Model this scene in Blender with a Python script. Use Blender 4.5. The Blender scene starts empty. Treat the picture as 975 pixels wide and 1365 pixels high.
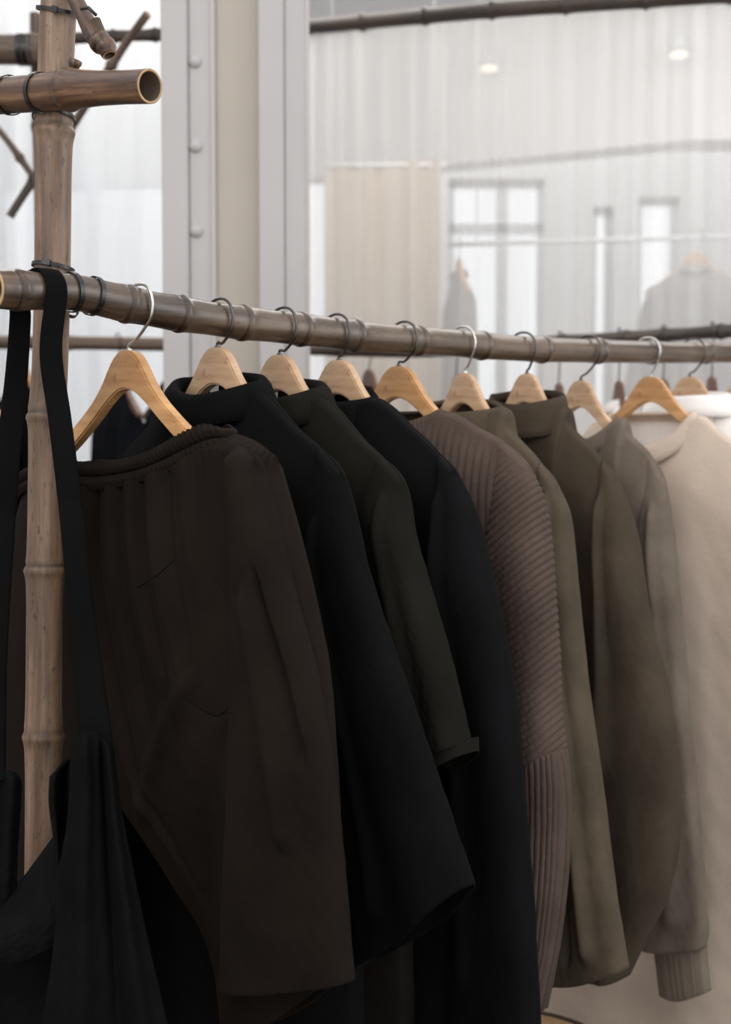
import bpy, bmesh, math, random
import numpy as np
from mathutils import Vector, Matrix
from mathutils.bvhtree import BVHTree
random.seed(4); rng = np.random.RandomState(7)
scene = bpy.context.scene
COL = scene.collection
R = math.radians
# ------------------------------------------------------------------ camera
F = 1700.0; CX, CY = 487.5, 682.5; PITCH = R(3.0); CZ = 1.35
cam_d = bpy.data.cameras.new('camera'); cam = bpy.data.objects.new('camera', cam_d); COL.objects.link(cam)
cam.location = (0, 0, CZ); cam.rotation_euler = (R(90) - PITCH, 0, 0)
cam_d.sensor_fit = 'VERTICAL'; cam_d.sensor_height = 36; cam_d.lens = F / 1365 * 36
cam_d.clip_start = 0.05
cam_d.dof.use_dof = True; cam_d.dof.focus_distance = 1.62; cam_d.dof.aperture_fstop = 4.2
scene.camera = cam
# ------------------------------------------------------------------ world, lights, exposure
scene.view_settings.view_transform = 'Standard'; scene.view_settings.look = 'None'
scene.view_settings.gamma = 1.0; scene.view_settings.exposure = 0.0
world = bpy.data.worlds.new('world'); scene.world = world; world.use_nodes = True
bg = world.node_tree.nodes['Background']; bg.inputs[0].default_value = (.93, .96, 1, 1); bg.inputs[1].default_value = 1.5
def area(name, loc, target, sx, sy, power, color=(1, 1, 1)):
    l = bpy.data.lights.new(name, 'AREA'); l.shape = 'RECTANGLE'; l.size = sx; l.size_y = sy; l.energy = power; l.color = color
    o = bpy.data.objects.new(name, l); COL.objects.link(o); o.location = loc
    o.rotation_euler = (Vector(target) - Vector(loc)).to_track_quat('-Z', 'Y').to_euler(); return o
area('back_room_fill', (1.0, 7.35, 3.55), (1.0, 7.9, 1.0), 7, .4, 44, (.95, .98, 1))  # unseen fill lamp added behind the beam to brighten the back wall
area('mid_room_fill', (0.6, 4.6, 3.5), (0.6, 4.5, 0), 5, .9, 95, (1, .97, .93))  # fill lamp added above the frame, lifts the sheer curtain and the beam
area('front_fill', (-1.6, -0.6, 3.1), (0.3, 2.2, 1.0), 2.2, 1.6, 34, (1, .95, .88))  # fill lamp added behind and above the camera for the clothes
area('side_fill', (3.6, 1.2, 2.3), (0.6, 2.2, 1.1), 1.6, 2.0, 34, (.95, .97, 1))  # fill lamp added at the right, no window stands there

# ------------------------------------------------------------------ projection of photo pixels on real planes
def ray(px, py):
    kx = (px - CX) / F; ky = (CY - py) / F
    c, s = math.cos(PITCH), math.sin(PITCH)
    return np.array([kx, c + ky * s, -s + ky * c])
def wp(px, py, d):
    r = ray(px, py); return np.array([0, 0, CZ]) + r * (d / r[1])
class Plane:
    def __init__(s, O, ang):                    # ang: direction of u in plan
        s.O = np.array([O[0], O[1]]); s.u = np.array([math.cos(ang), math.sin(ang)])
        s.w = np.array([-s.u[1], s.u[0]])       # away from the viewer
    def uv(s, px, py):
        r = ray(px, py); n = s.w
        t = (s.O @ n) / (r[:2] @ n); p = r * t
        return (float((p[:2] - s.O) @ s.u), CZ + float(p[2]))
    def P(s, u, z, w):
        u = np.asarray(u, float); z = np.asarray(z, float); w = np.asarray(w, float) + 0 * u
        x = s.O[0] + s.u[0] * u + s.w[0] * w; y = s.O[1] + s.u[1] * u + s.w[1] * w
        return np.stack([x, y, z + 0 * u], -1)
    def uvs(s, pts): return [s.uv(*p) for p in pts]
# main rail: plan line and measured centre heights
RA = np.array([-0.4388, 1.53]); RD = np.array([.6925, .7214]); RANG = math.atan2(-.6925, .7214)
RY = ([-40, 0, 100, 150, 220, 320, 420, 500, 600, 700, 800, 900, 975, 1100, 1300], [383, 386, 390, 401, 415, 430, 441, 450, 457, 465, 468, 470, 470, 472, 476])
def rail(px):
    k = (px - CX) / F; t = (k * RA[1] - RA[0]) / (RD[0] - RD[1] * k); q = RA + RD * t
    return wp(px, float(np.interp(px, *RY)), q[1])

# ------------------------------------------------------------------ materials
def nmat(name):
    m = bpy.data.materials.new(name); m.use_nodes = True; nt = m.node_tree
    return m, nt, nt.nodes['Principled BSDF']
def srgb(c):
    return tuple(((v / 255 / 12.92) if v / 255 <= .04045 else ((v / 255 + .055) / 1.055) ** 2.4) for v in c) + (1,)
def tex(nt, kind, scale, vec=None, **kw):
    n = nt.nodes.new(kind)
    if 'Scale' in n.inputs: n.inputs['Scale'].default_value = scale
    for k, v in kw.items(): n.inputs[k].default_value = v
    if vec is not None: nt.links.new(vec, n.inputs['Vector'])
    return n
def coords(nt, scale=(1, 1, 1), out='Object'):
    c = nt.nodes.new('ShaderNodeTexCoord'); m = nt.nodes.new('ShaderNodeMapping'); m.inputs['Scale'].default_value = scale
    nt.links.new(c.outputs[out], m.inputs['Vector']); return m.outputs[0]
def ramp(nt, fac, stops):
    r = nt.nodes.new('ShaderNodeValToRGB'); e = r.color_ramp.elements
    while len(e) < len(stops): e.new(.5)
    for i, (p, c) in enumerate(stops): e[i].position = p; e[i].color = c
    nt.links.new(fac, r.inputs[0]); return r.outputs[0]
def mixc(nt, a, b, fac, mode='MIX'):
    m = nt.nodes.new('ShaderNodeMix'); m.data_type = 'RGBA'; m.blend_type = mode
    for s, v in ((m.inputs[6], a), (m.inputs[7], b), (m.inputs[0], fac)):
        if hasattr(v, 'is_linked'): nt.links.new(v, s)
        else: s.default_value = v
    return m.outputs[2]
def bump(nt, b, h, strength, dist):
    n = nt.nodes.new('ShaderNodeBump'); n.inputs['Strength'].default_value = strength; n.inputs['Distance'].default_value = dist
    nt.links.new(h, n.inputs['Height']); nt.links.new(n.outputs[0], b.inputs['Normal'])
def bamboo_mat(name, dark, mid, light, rough=.38, spots=.5, scale=1.0):
    m, nt, b = nmat(name)
    v = coords(nt, (55 * scale, 55 * scale, 2.2)); n1 = tex(nt, 'ShaderNodeTexNoise', 1.0, v, Detail=6, Roughness=.65)
    c1 = ramp(nt, n1.outputs[0], [(.3, srgb(dark)), (.5, srgb(mid)), (.72, srgb(light))])
    v2 = coords(nt, (16, 16, 5)); n2 = tex(nt, 'ShaderNodeTexNoise', 1.0, v2, Detail=5, Roughness=.6)
    c2 = ramp(nt, n2.outputs[0], [(.40, srgb(dark)), (.58, (1, 1, 1, 1))])
    c = mixc(nt, c1, c2, spots * .75, 'MULTIPLY')
    v3 = coords(nt, (170, 170, 60)); n3 = tex(nt, 'ShaderNodeTexNoise', 1.0, v3, Detail=3, Roughness=.7)
    c3 = ramp(nt, n3.outputs[0], [(.30, srgb([x * .45 for x in dark])), (.42, (1, 1, 1, 1))])
    c = mixc(nt, c, c3, spots, 'MULTIPLY')
    at = nt.nodes.new('ShaderNodeAttribute'); at.attribute_name = 'node'
    c = mixc(nt, c, srgb([x * .55 for x in dark]), at.outputs['Fac'])
    nt.links.new(c, b.inputs['Base Color'])
    r = nt.nodes.new('ShaderNodeMapRange'); r.inputs[3].default_value = rough - .1; r.inputs[4].default_value = rough + .2
    nt.links.new(n2.outputs[0], r.inputs[0]); nt.links.new(r.outputs[0], b.inputs['Roughness'])
    bump(nt, b, n1.outputs[0], .25, .0008)
    return m
def fabric(name, c, rough=.85, weave=900, bumpd=.0004, sheen=.15, var=.25, blotch=9, trans=0):
    m, nt, b = nmat(name); v = coords(nt)
    n = tex(nt, 'ShaderNodeTexNoise', blotch, v, Detail=4, Roughness=.6)
    base = srgb(c); lo = tuple(x * (1 - var) for x in base[:3]) + (1,); hi = tuple(min(1, x * (1 + var)) for x in base[:3]) + (1,)
    col = ramp(nt, n.outputs[0], [(.3, lo), (.7, hi)])
    n2 = tex(nt, 'ShaderNodeTexNoise', weave, v, Detail=2, Roughness=.5)
    f = ramp(nt, n2.outputs[0], [(.35, (.75, .75, .75, 1)), (.65, (1.15, 1.15, 1.15, 1))])
    col = mixc(nt, col, f, .5, 'MULTIPLY')
    nt.links.new(col, b.inputs['Base Color'])
    b.inputs['Roughness'].default_value = rough; b.inputs['Sheen Weight'].default_value = sheen; b.inputs['Sheen Roughness'].default_value = .5
    b.inputs['Sheen Tint'].default_value = tuple(min(1, x ** .6) for x in base[:3]) + (1,)
    b.inputs['Specular IOR Level'].default_value = .04
    nw = tex(nt, 'ShaderNodeTexNoise', 45, v, Detail=4, Roughness=.6)
    ad = nt.nodes.new('ShaderNodeMath'); ad.operation = 'MULTIPLY_ADD'; ad.inputs[1].default_value = 6.0
    nt.links.new(nw.outputs[0], ad.inputs[0]); nt.links.new(n2.outputs[0], ad.inputs[2])
    bump(nt, b, ad.outputs[0], .5, bumpd)
    if trans:
        t = nt.nodes.new('ShaderNodeBsdfTranslucent'); nt.links.new(col, t.inputs[0])
        mx = nt.nodes.new('ShaderNodeMixShader'); mx.inputs[0].default_value = trans
        nt.links.new(b.outputs[0], mx.inputs[1]); nt.links.new(t.outputs[0], mx.inputs[2])
        nt.links.new(mx.outputs[0], nt.nodes['Material Output'].inputs[0])
    return m
def plain(name, c, rough=.6, metal=0, noise=0, nscale=8):
    m, nt, b = nmat(name); b.inputs['Roughness'].default_value = rough; b.inputs['Metallic'].default_value = metal
    v = coords(nt); n = tex(nt, 'ShaderNodeTexNoise', nscale, v, Detail=4)
    base = srgb(c); lo = tuple(x * (1 - noise) for x in base[:3]) + (1,)
    nt.links.new(ramp(nt, n.outputs[0], [(.3, lo), (.7, base)]), b.inputs['Base Color']); return m
def sheer(name, c, transp, tmod=.15):
    m, nt, b = nmat(name); nt.nodes.remove(b)
    v = coords(nt, (1, 1, .05)); n = tex(nt, 'ShaderNodeTexNoise', 9, v, Detail=5, Roughness=.65)
    fac = nt.nodes.new('ShaderNodeMapRange'); fac.inputs[1].default_value = .3; fac.inputs[2].default_value = .7
    fac.inputs[3].default_value = transp - tmod; fac.inputs[4].default_value = transp + tmod
    nt.links.new(n.outputs[0], fac.inputs[0])
    d = nt.nodes.new('ShaderNodeBsdfDiffuse'); t = nt.nodes.new('ShaderNodeBsdfTranslucent'); tr = nt.nodes.new('ShaderNodeBsdfTransparent')
    d.inputs[0].default_value = srgb(c); t.inputs[0].default_value = srgb(c)
    m1 = nt.nodes.new('ShaderNodeMixShader'); m1.inputs[0].default_value = .55
    nt.links.new(d.outputs[0], m1.inputs[1]); nt.links.new(t.outputs[0], m1.inputs[2])
    m2 = nt.nodes.new('ShaderNodeMixShader'); nt.links.new(fac.outputs[0], m2.inputs[0])
    nt.links.new(m1.outputs[0], m2.inputs[1]); nt.links.new(tr.outputs[0], m2.inputs[2])
    nt.links.new(m2.outputs[0], nt.nodes['Material Output'].inputs[0]); return m
def wood_mat(name, dark, light, rough=.45):
    m, nt, b = nmat(name); v = coords(nt, (9, 30, 60)); n = tex(nt, 'ShaderNodeTexNoise', 1.0, v, Detail=5, Roughness=.6)
    v2 = coords(nt, (60, 60, 60)); n2 = tex(nt, 'ShaderNodeTexNoise', 1.0, v2, Detail=3, Roughness=.6)
    c = ramp(nt, n.outputs[0], [(.3, srgb(dark)), (.65, srgb(light))])
    c = mixc(nt, c, ramp(nt, n2.outputs[0], [(.28, (.55, .42, .33, 1)), (.40, (1, 1, 1, 1))]), .6, 'MULTIPLY')
    nt.links.new(c, b.inputs['Base Color']); b.inputs['Roughness'].default_value = rough
    bump(nt, b, n.outputs[0], .15, .0005); return m

M = {}
M['post'] = bamboo_mat('bamboo_post', (78, 56, 40), (130, 102, 80), (168, 142, 116), .42, .6)
M['rail'] = bamboo_mat('bamboo_rail', (54, 41, 30), (90, 72, 56), (118, 98, 78), .28, .5)
M['cross'] = bamboo_mat('bamboo_cross', (50, 31, 20), (88, 59, 39), (158, 120, 84), .33, .55)
M['dark_bamboo'] = bamboo_mat('bamboo_dark', (44, 36, 31), (68, 56, 47), (92, 78, 66), .5, .4)
M['old_bamboo'] = bamboo_mat('bamboo_old', (66, 50, 40), (100, 80, 66), (130, 108, 92), .5, .4)
M['cut'] = plain('bamboo_cut_end', (196, 160, 118), .7, 0, .4, 60)
M['hollow'] = plain('bamboo_hollow', (84, 66, 44), .7, 0, .5, 30)
M['tie'] = plain('cable_tie_black', (16, 16, 17), .32)
M['steel'] = plain('hook_steel', (200, 196, 190), .25, 1)
M['gun'] = plain('hook_gunmetal', (92, 88, 84), .3, 1)
M['hang'] = wood_mat('hanger_beech', (168, 118, 70), (206, 158, 106))
M['hang_pale'] = wood_mat('hanger_pale_beech', (172, 134, 100), (208, 174, 140))
M['hang_dark'] = wood_mat('hanger_walnut', (70, 40, 26), (110, 70, 48))
M['pants'] = fabric('trouser_cotton', (28, 22, 18), .8, 1100, sheen=0.036)
M['black'] = fabric('black_cotton', (12, 12, 12), .85, 1100, sheen=0.024)
M['black2'] = fabric('black_jacket', (14, 14, 15), .8, 1000, sheen=0.030)
M['olive_black'] = fabric('olive_black_cotton', (25, 23, 19), .82, 1000, sheen=0.036)
M['dress'] = fabric('black_apron', (14, 14, 14), .85, 900, sheen=0.018)
M['knit'] = fabric('brown_knit', (80, 67, 60), .9, 500, .0006, sheen=0.090)
M['olive1'] = fabric('olive_shirt', (78, 68, 56), .85, 900, sheen=0.060)
M['olive2'] = fabric('olive_jacket', (66, 57, 47), .85, 900, sheen=0.060)
M['taupe'] = fabric('taupe_sweat', (102, 91, 80), .9, 800, sheen=0.090)
M['cream'] = fabric('cream_jersey', (194, 175, 158), .9, 700, sheen=.2, var=.06)
M['white'] = fabric('white_cotton', (232, 226, 220), .9, 700, sheen=.2, var=.05)
M['navy'] = fabric('navy_black_wool', (17, 18, 22), .9, 700)
M['label'] = plain('care_label_white', (225, 222, 216), .7)
M['collar_in'] = fabric('dark_lining', (20, 19, 18), .9, 700)

# ------------------------------------------------------------------ object helpers
def tag(o, label=None, cat=None, group=None, kind=None):
    for k, v in (('label', label), ('category', cat), ('group', group), ('kind', kind)):
        if v: o[k] = v
    return o
def empty(name, loc, label, cat, group=None):
    o = bpy.data.objects.new(name, None); COL.objects.link(o); o.location = Vector(loc); o.empty_display_size = .05
    WORLD[o] = Matrix.Translation(Vector(loc)); return tag(o, label, cat, group)
def link(name, me, mat, parent=None, mats=None, smooth=True, local=None):
    """mesh given in world coordinates; its origin is put at 'local' (default: its middle)"""
    o = bpy.data.objects.new(name, me); COL.objects.link(o)
    for m in ([mat] + (mats or [])): me.materials.append(m)
    if smooth: me.polygons.foreach_set('use_smooth', [True] * len(me.polygons))
    if local is None:
        c = np.zeros(len(me.vertices) * 3); me.vertices.foreach_get('co', c); local = Matrix.Translation(Vector(c.reshape(-1, 3).mean(0)))
    me.transform(local.inverted()); o.matrix_basis = local
    if parent is not None:
        o.parent = parent; o.matrix_parent_inverse = WORLD[parent].inverted()
    WORLD[o] = local; return o
WORLD = {}
def npmesh(name, V, Fc):
    me = bpy.data.meshes.new(name); me.from_pydata([tuple(map(float, v)) for v in V], [], [tuple(map(int, f)) for f in Fc]); me.update(); return me
def grid_faces(nv, nr, wrap=True, off=0, flip=False):
    i = np.arange(nv - 1)[:, None]; j = np.arange(nr if wrap else nr - 1)[None, :]; j2 = (j + 1) % nr
    f = np.stack([i * nr + j, i * nr + j2, (i + 1) * nr + j2, (i + 1) * nr + j], -1).reshape(-1, 4) + off
    return f[:, ::-1] if flip else f
def crv(pts, n, smooth=True):
    p = np.array(pts, float)
    if len(p) == 2 or not smooth:
        d = np.r_[0, np.cumsum(np.linalg.norm(np.diff(p, axis=0), axis=1))]; t = np.linspace(0, d[-1], n)
        return np.stack([np.interp(t, d, p[:, k]) for k in range(p.shape[1])], 1)
    q = np.vstack([2 * p[0] - p[1], p, 2 * p[-1] - p[-2]]); out = []
    for i in range(1, len(q) - 2):
        a, b, c, d = q[i - 1:i + 3]; t = np.linspace(0, 1, 24, endpoint=(i == len(q) - 3))[:, None]
        m1 = (c - a) * .5; m2 = (d - b) * .5; L = np.linalg.norm(c - b)
        for mm in (m1, m2):
            l = np.linalg.norm(mm)
            if l > L * 1.2: mm *= L * 1.2 / l
        out.append((2 * t**3 - 3 * t**2 + 1) * b + (t**3 - 2 * t**2 + t) * m1 + (-2 * t**3 + 3 * t**2) * c + (t**3 - t**2) * m2)
    return crv(np.vstack(out), n, False)
def sstep(x): x = np.clip(x, 0, 1); return x * x * (3 - 2 * x)
def coons(T, B, L, Rr, S, V):
    ns = 200
    T = crv(T, ns); B = crv(B, ns); L = crv(L, ns); Rr = crv(Rr, ns)
    L = L + (T[0] - L[0])[None] * (1 - np.linspace(0, 1, ns))[:, None] + (B[0] - L[-1])[None] * np.linspace(0, 1, ns)[:, None]
    Rr = Rr + (T[-1] - Rr[0])[None] * (1 - np.linspace(0, 1, ns))[:, None] + (B[-1] - Rr[-1])[None] * np.linspace(0, 1, ns)[:, None]
    g = np.linspace(0, 1, ns); f = lambda C, t: np.stack([np.interp(t, g, C[:, k]) for k in range(2)], -1)
    s = S[..., None]; v = V[..., None]
    return (1 - v) * f(T, S) + v * f(B, S) + (1 - s) * f(L, V) + s * f(Rr, V) - ((1 - s) * (1 - v) * T[0] + s * (1 - v) * T[-1] + (1 - s) * v * B[0] + s * v * B[-1])
def folds(seed, n=5, amp=.006, fs=(1, 4), slant=.6, top=.1, grow=.6):
    r = np.random.RandomState(seed); ks = [(r.uniform(*fs), r.uniform(-slant, slant), r.uniform(0, 6.28), r.uniform(.4, 1), r.uniform(.3, 1.5), r.uniform(0, 6.28)) for _ in range(n)]
    r0, r1 = r.uniform(0, 6.28), r.uniform(0, 6.28)
    def fn(s, v, side):
        o = 0
        for f, g, ph, a, w, p2 in ks:
            x = np.sin(2 * np.pi * (f * s + g * v) + ph + .9 * np.sin(w * 3 * v + p2)); o = o + a * (x - .35 * x * x * np.sign(x))
        o = o + (.22 * np.sin(2 * np.pi * (7.3 * v + 2.1 * s) + 2 * np.sin(5 * s + 3 * v + r0)) * np.sin(2 * np.pi * (3.1 * s + .7 * v) + r1) + .13 * np.sin(2 * np.pi * (13.7 * v - 4.3 * s) + 3 * np.sin(4 * v + r1)) * np.sin(2 * np.pi * (4.7 * s - 1.9 * v) + r0)) * n * .16
        return amp * o / n * 2 * (sstep(v / max(top, 1e-3))) * (1 - grow + grow * v)
    return fn
def ridge(s0, v0, s1, v1, width, amp, v_in=.05, v_out=.05, side=-1):
    """one long fold on one face, running from (s0,v0) to (s1,v1)"""
    def fn(s, v, sd):
        t = np.clip((v - v0) / (v1 - v0), 0, 1); c = s0 + (s1 - s0) * t
        e = sstep((v - v0) / v_in + .0) * sstep((v1 - v) / v_out)
        return side * amp * np.exp(-((s - c) / width) ** 2) * e * (np.sign(sd) == side)
    return fn
def pillow(name, pl, T, B, L, Rr, th, mat, parent, nr=120, nv=120, th_top=.011, exp=.6, v_in=.18, fold=(), rib=None, cap=True, w0=0, bot=1.0, bend=None, solid=.0022, raw=False):
    th_a = np.linspace(0, 2 * np.pi, nr, endpoint=False); v = np.linspace(0, 1, nv) ** 1.15
    V, A = np.meshgrid(v, th_a, indexing='ij'); S = (1 - np.cos(A)) / 2; sd = -np.sin(A)
    uz = coons(T, B, L, Rr, S, V)
    if callable(th_top): tt = th_top(S); th_top = float(np.min(tt))
    else: tt = th_top
    thick = tt + (th - tt) * np.sqrt(sstep(V / v_in)); thick = thick * (1 + (bot - 1) * V)
    w = w0 + thick * np.sign(sd) * np.abs(sd) ** exp
    for f in fold: w = w + f(S, V, sd) * np.clip(np.abs(sd) * 3 + .35, 0, 1)
    if bend: w = w + bend(S, V)
    P = pl.P(uz[..., 0], uz[..., 1], w)
    if rib is not None:
        dv = np.gradient(P, axis=0); da = np.roll(P, -1, 1) - np.roll(P, 1, 1); n = np.cross(dv, da); n /= (np.linalg.norm(n, axis=-1, keepdims=True) + 1e-9)
        P = P + n * (rib(S, V, sd, uz, P) if rib.__code__.co_argcount == 5 else rib(S, V, sd, uz) if rib.__code__.co_argcount == 4 else rib(S, V, sd))[..., None]
    Vt = P.reshape(-1, 3); Fc = grid_faces(nv, nr)
    if cap:                                                       # shoulder seam closes the top
        top = P[0].copy(); mid = pl.P(uz[0, :, 0], uz[0, :, 1] + th_top * .5, np.full(nr, w0)); Vt = np.vstack([Vt, mid])
        off = nv * nr; j = np.arange(nr); Fc = np.vstack([Fc, np.stack([off + j, off + (j + 1) % nr, (j + 1) % nr, j], -1)])
    if raw: return P, S, V
    me = npmesh(name, Vt, Fc); o = link(name, me, mat, parent)
    if solid:
        md = o.modifiers.new('cloth', 'SOLIDIFY'); md.thickness = solid; md.offset = 0
    return o
def sweep(pts, rad, n=24, caps=True, closed=False, up=None):
    """tube through points with a radius each (arrays) -> V, F"""
    p = np.array(pts, float); m = len(p); rad = np.broadcast_to(np.array(rad, float), (m,))
    t = np.gradient(p, axis=0) if not closed else np.roll(p, -1, 0) - np.roll(p, 1, 0)
    t /= np.linalg.norm(t, axis=1, keepdims=True)
    a = np.array([0, 0, 1.]) if up is None else np.array(up, float)
    if up is None and abs(t[0] @ a) > .9: a = np.array([1., 0, 0])
    x = np.cross(a, t[0]); x /= np.linalg.norm(x); X = [x]
    for i in range(1, m):
        x = X[-1] - t[i] * (X[-1] @ t[i]); x /= np.linalg.norm(x); X.append(x)
    X = np.array(X); Y = np.cross(t, X); g = np.linspace(0, 2 * np.pi, n, endpoint=False)
    V = (p[:, None] + rad[:, None, None] * (np.cos(g)[None, :, None] * X[:, None] + np.sin(g)[None, :, None] * Y[:, None])).reshape(-1, 3)
    Fc = [tuple(f) for f in grid_faces(m, n)]
    if closed: Fc += [((m - 1) * n + j, (m - 1) * n + (j + 1) % n, (j + 1) % n, j) for j in range(n)]
    elif caps: Fc += [tuple(range(n))[::-1], tuple((m - 1) * n + j for j in range(n))]
    return V, Fc
def tube(name, pts, rad, mat, parent=None, n=14, closed=False, smooth=True):
    V, Fc = sweep(pts, rad, n, True, closed); c = np.mean(V, 0)
    return link(name, npmesh(name, V, Fc), mat, parent, smooth=smooth, local=Matrix.Translation(Vector(c)))
def bamboo(name, pts, rad, mat, parent, nodes=(), n=40, cut=(False, False), wall=.006, node_h=.0035, dens=.004, seed=0, oval=0):
    """bamboo culm: swollen, grooved joints at the given arc lengths, cut ends show the hollow wall"""
    p = np.array(pts, float); L = np.linalg.norm(np.diff(p, axis=0), axis=1).sum(); m = int(max(12, L / dens)); q = crv(p, m); s = np.linspace(0, L, m)
    rad = np.array(rad, float); r = np.interp(s, np.linspace(0, L, len(rad)), rad) if rad.ndim else np.full(m, float(rad))
    rr = np.random.RandomState(seed); att = np.zeros(m)
    for k, a in enumerate(nodes):
        d = s - a; r = r + node_h * np.exp(-(d / .011) ** 2) + node_h * .5 * np.exp(-((d - .0015) / .0030) ** 2) - node_h * .85 * np.exp(-((d + .0065) / .0022) ** 2)
        att = np.maximum(att, .75 * np.exp(-((d + .0060) / .0024) ** 2)); att = np.maximum(att, .18 * np.exp(-(d / .010) ** 2))
    nod = list(nodes)
    if nod:                                                       # the culm thins between joints
        bb = np.array([min(abs(x - a) for a in nod) for x in s]); r = r - .0011 * sstep(bb / .06)
    V, Fc = sweep(q, r, n, False); att = np.repeat(att, n)
    V = np.array(V); Fc = list(Fc); mi = [0] * len(Fc); nn = n
    for e in (0, 1):
        i0 = 0 if e == 0 else m - 1; ring = V[i0 * n:(i0 + 1) * n]; c = ring.mean(0); t = (q[0] - q[1]) if e == 0 else (q[-1] - q[-2]); t = t / np.linalg.norm(t)
        base = len(V)
        if cut[e]:
            k = (r[i0] - wall) / r[i0]; r1 = c + (ring - c) * k; r2 = r1 - t * .05
            V = np.vstack([V, r1, r2, [c - t * .05]]); att = np.r_[att, np.zeros(2 * n + 1)]
            for j in range(n):
                j2 = (j + 1) % n; a, b = i0 * n + j, i0 * n + j2; q4 = (b, a, base + j, base + j2); w4 = (base + j2, base + j, base + n + j, base + n + j2); t3 = (base + n + j2, base + n + j, base + 2 * n)
                if e: q4, w4, t3 = q4[::-1], w4[::-1], t3[::-1]
                Fc += [q4, w4, t3]; mi += [1, 2, 2]
        else:
            V = np.vstack([V, [c + t * r[i0] * .25]]); att = np.r_[att, [0]]
            for j in range(n):
                j2 = (j + 1) % n; f = (i0 * n + j2, i0 * n + j, base); Fc.append(f if e == 0 else f[::-1]); mi.append(0)
    me = npmesh(name, V, [f for f in Fc]) if False else bpy.data.meshes.new(name)
    me.from_pydata([tuple(map(float, v)) for v in V], [], [tuple(map(int, f)) for f in Fc]); me.update()
    a = me.attributes.new('node', 'FLOAT', 'POINT'); a.data.foreach_set('value', att.astype(np.float32))
    d = Vector(q[-1] - q[0]).normalized(); M4 = d.to_track_quat('Z', 'Y').to_matrix().to_4x4(); M4.translation = Vector(q[0])
    o = link(name, me, mat, parent, [M['cut'], M['hollow']], local=M4)
    me.polygons.foreach_set('material_index', mi); return o
def pxpath(lst): return [wp(*p) for p in lst]
def cable(name, c, axis, rx, ry, xdir, mat, parent, width=.0045, thick=.0014, head=True):
    """flat band round a pole: rounded-rect section swept round an ellipse"""
    axis = Vector(axis).normalized(); X = Vector(xdir); X = (X - axis * X.dot(axis)).normalized(); Y = axis.cross(X); n = 48; V = []; Fc = []
    for i in range(n):
        a = 2 * math.pi * i / n; rd = X * math.cos(a) + Y * math.sin(a)
        for (dr, da) in ((0, -1), (thick, -1), (thick, 1), (0, 1)):
            V.append(Vector(c) + X * math.cos(a) * (rx + dr) + Y * math.sin(a) * (ry + dr) + axis * da * width / 2)
    for i in range(n):
        for k in range(4): Fc.append((i * 4 + k, i * 4 + (k + 1) % 4, ((i + 1) % n) * 4 + (k + 1) % 4, ((i + 1) % n) * 4 + k))
    if head:
        h0 = Vector(c) - Y * (ry + .003); b = len(V)
        for sx in (-1, 1):
            for sy in (-1, 1):
                for sz in (-1, 1): V.append(h0 + X * sx * .0035 + Y * sy * .0032 + axis * sz * .0036)
        Fc += [(b, b + 1, b + 3, b + 2), (b + 4, b + 6, b + 7, b + 5), (b, b + 4, b + 5, b + 1), (b + 2, b + 3, b + 7, b + 6), (b, b + 2, b + 6, b + 4), (b + 1, b + 5, b + 7, b + 3)]
    return link(name, npmesh(name, V, Fc), mat, parent, smooth=False, local=Matrix.Translation(Vector(c)))
def box(name, x0, x1, y0, y1, z0, z1, mat, parent=None, bev=0):
    c = Vector(((x0 + x1) / 2, (y0 + y1) / 2, (z0 + z1) / 2)); bm = bmesh.new(); bmesh.ops.create_cube(bm, size=1)
    bmesh.ops.scale(bm, vec=(x1 - x0, y1 - y0, z1 - z0), verts=bm.verts)
    if bev: bmesh.ops.bevel(bm, geom=bm.edges[:], offset=bev, segments=2, affect='EDGES')
    bmesh.ops.translate(bm, vec=c, verts=bm.verts)
    me = bpy.data.meshes.new(name); bm.to_mesh(me); bm.free()
    return link(name, me, mat, parent, smooth=False, local=Matrix.Translation(c))

# ================================================================== THE ROOM
def wall_with_openings(name, x0, x1, y0, y1, z0, z1, holes, mat):
    xs = sorted({x0, x1} | {h[0] for h in holes} | {h[1] for h in holes}); bm = bmesh.new()
    def bx(a, b, c, d):
        r = bmesh.ops.create_cube(bm, size=1)['verts']; bmesh.ops.scale(bm, vec=(b - a, y1 - y0, d - c), verts=r)
        bmesh.ops.translate(bm, vec=((a + b) / 2, (y0 + y1) / 2, (c + d) / 2), verts=r)
    for a, b in zip(xs[:-1], xs[1:]):
        hs = sorted([h for h in holes if h[0] <= a + 1e-6 and h[1] >= b - 1e-6], key=lambda h: h[2]); z = z0
        for h in hs:
            if h[2] > z: bx(a, b, z, h[2])
            z = h[3]
        if z < z1: bx(a, b, z, z1)
    me = bpy.data.meshes.new(name); bm.to_mesh(me); bm.free()
    return tag(link(name, me, mat, smooth=False), kind='structure')
wallm = plain('white_wall', (222, 220, 219), .85, 0, .06, 3)
floorm = plain('concrete_floor', (104, 98, 92), .6, 0, .3, 4)
tag(box('floor', -4, 4.5, -2.5, 8.4, -.1, 0, floorm), kind='structure')
tag(box('ceiling', -4, 4.5, 3.4, 8.4, 3.75, 3.85, wallm), kind='structure')
tag(box('wall_left', -4.1, -4, -2.5, 8.4, 0, 3.75, wallm), kind='structure')
tag(box('wall_right', 4.5, 4.6, 3.4, 8.4, 0, 3.75, wallm), kind='structure')
YB = 8.0
def wx(px): return (px - CX) / F * YB
def wz(py): return float(wp(CX, py, YB)[2])
HOLES = [(-3.9, -2.55, .5, 3.1), (-2.3, wx(230), .3, 3.2), (wx(380), wx(440), .3, wz(185)), (wx(598), wx(724), .4, wz(238)),
         (wx(788), wx(815), .5, wz(275)), (wx(848), wx(903), .5, wz(262)), (wx(1010), wx(1130), .5, wz(262))]
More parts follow.
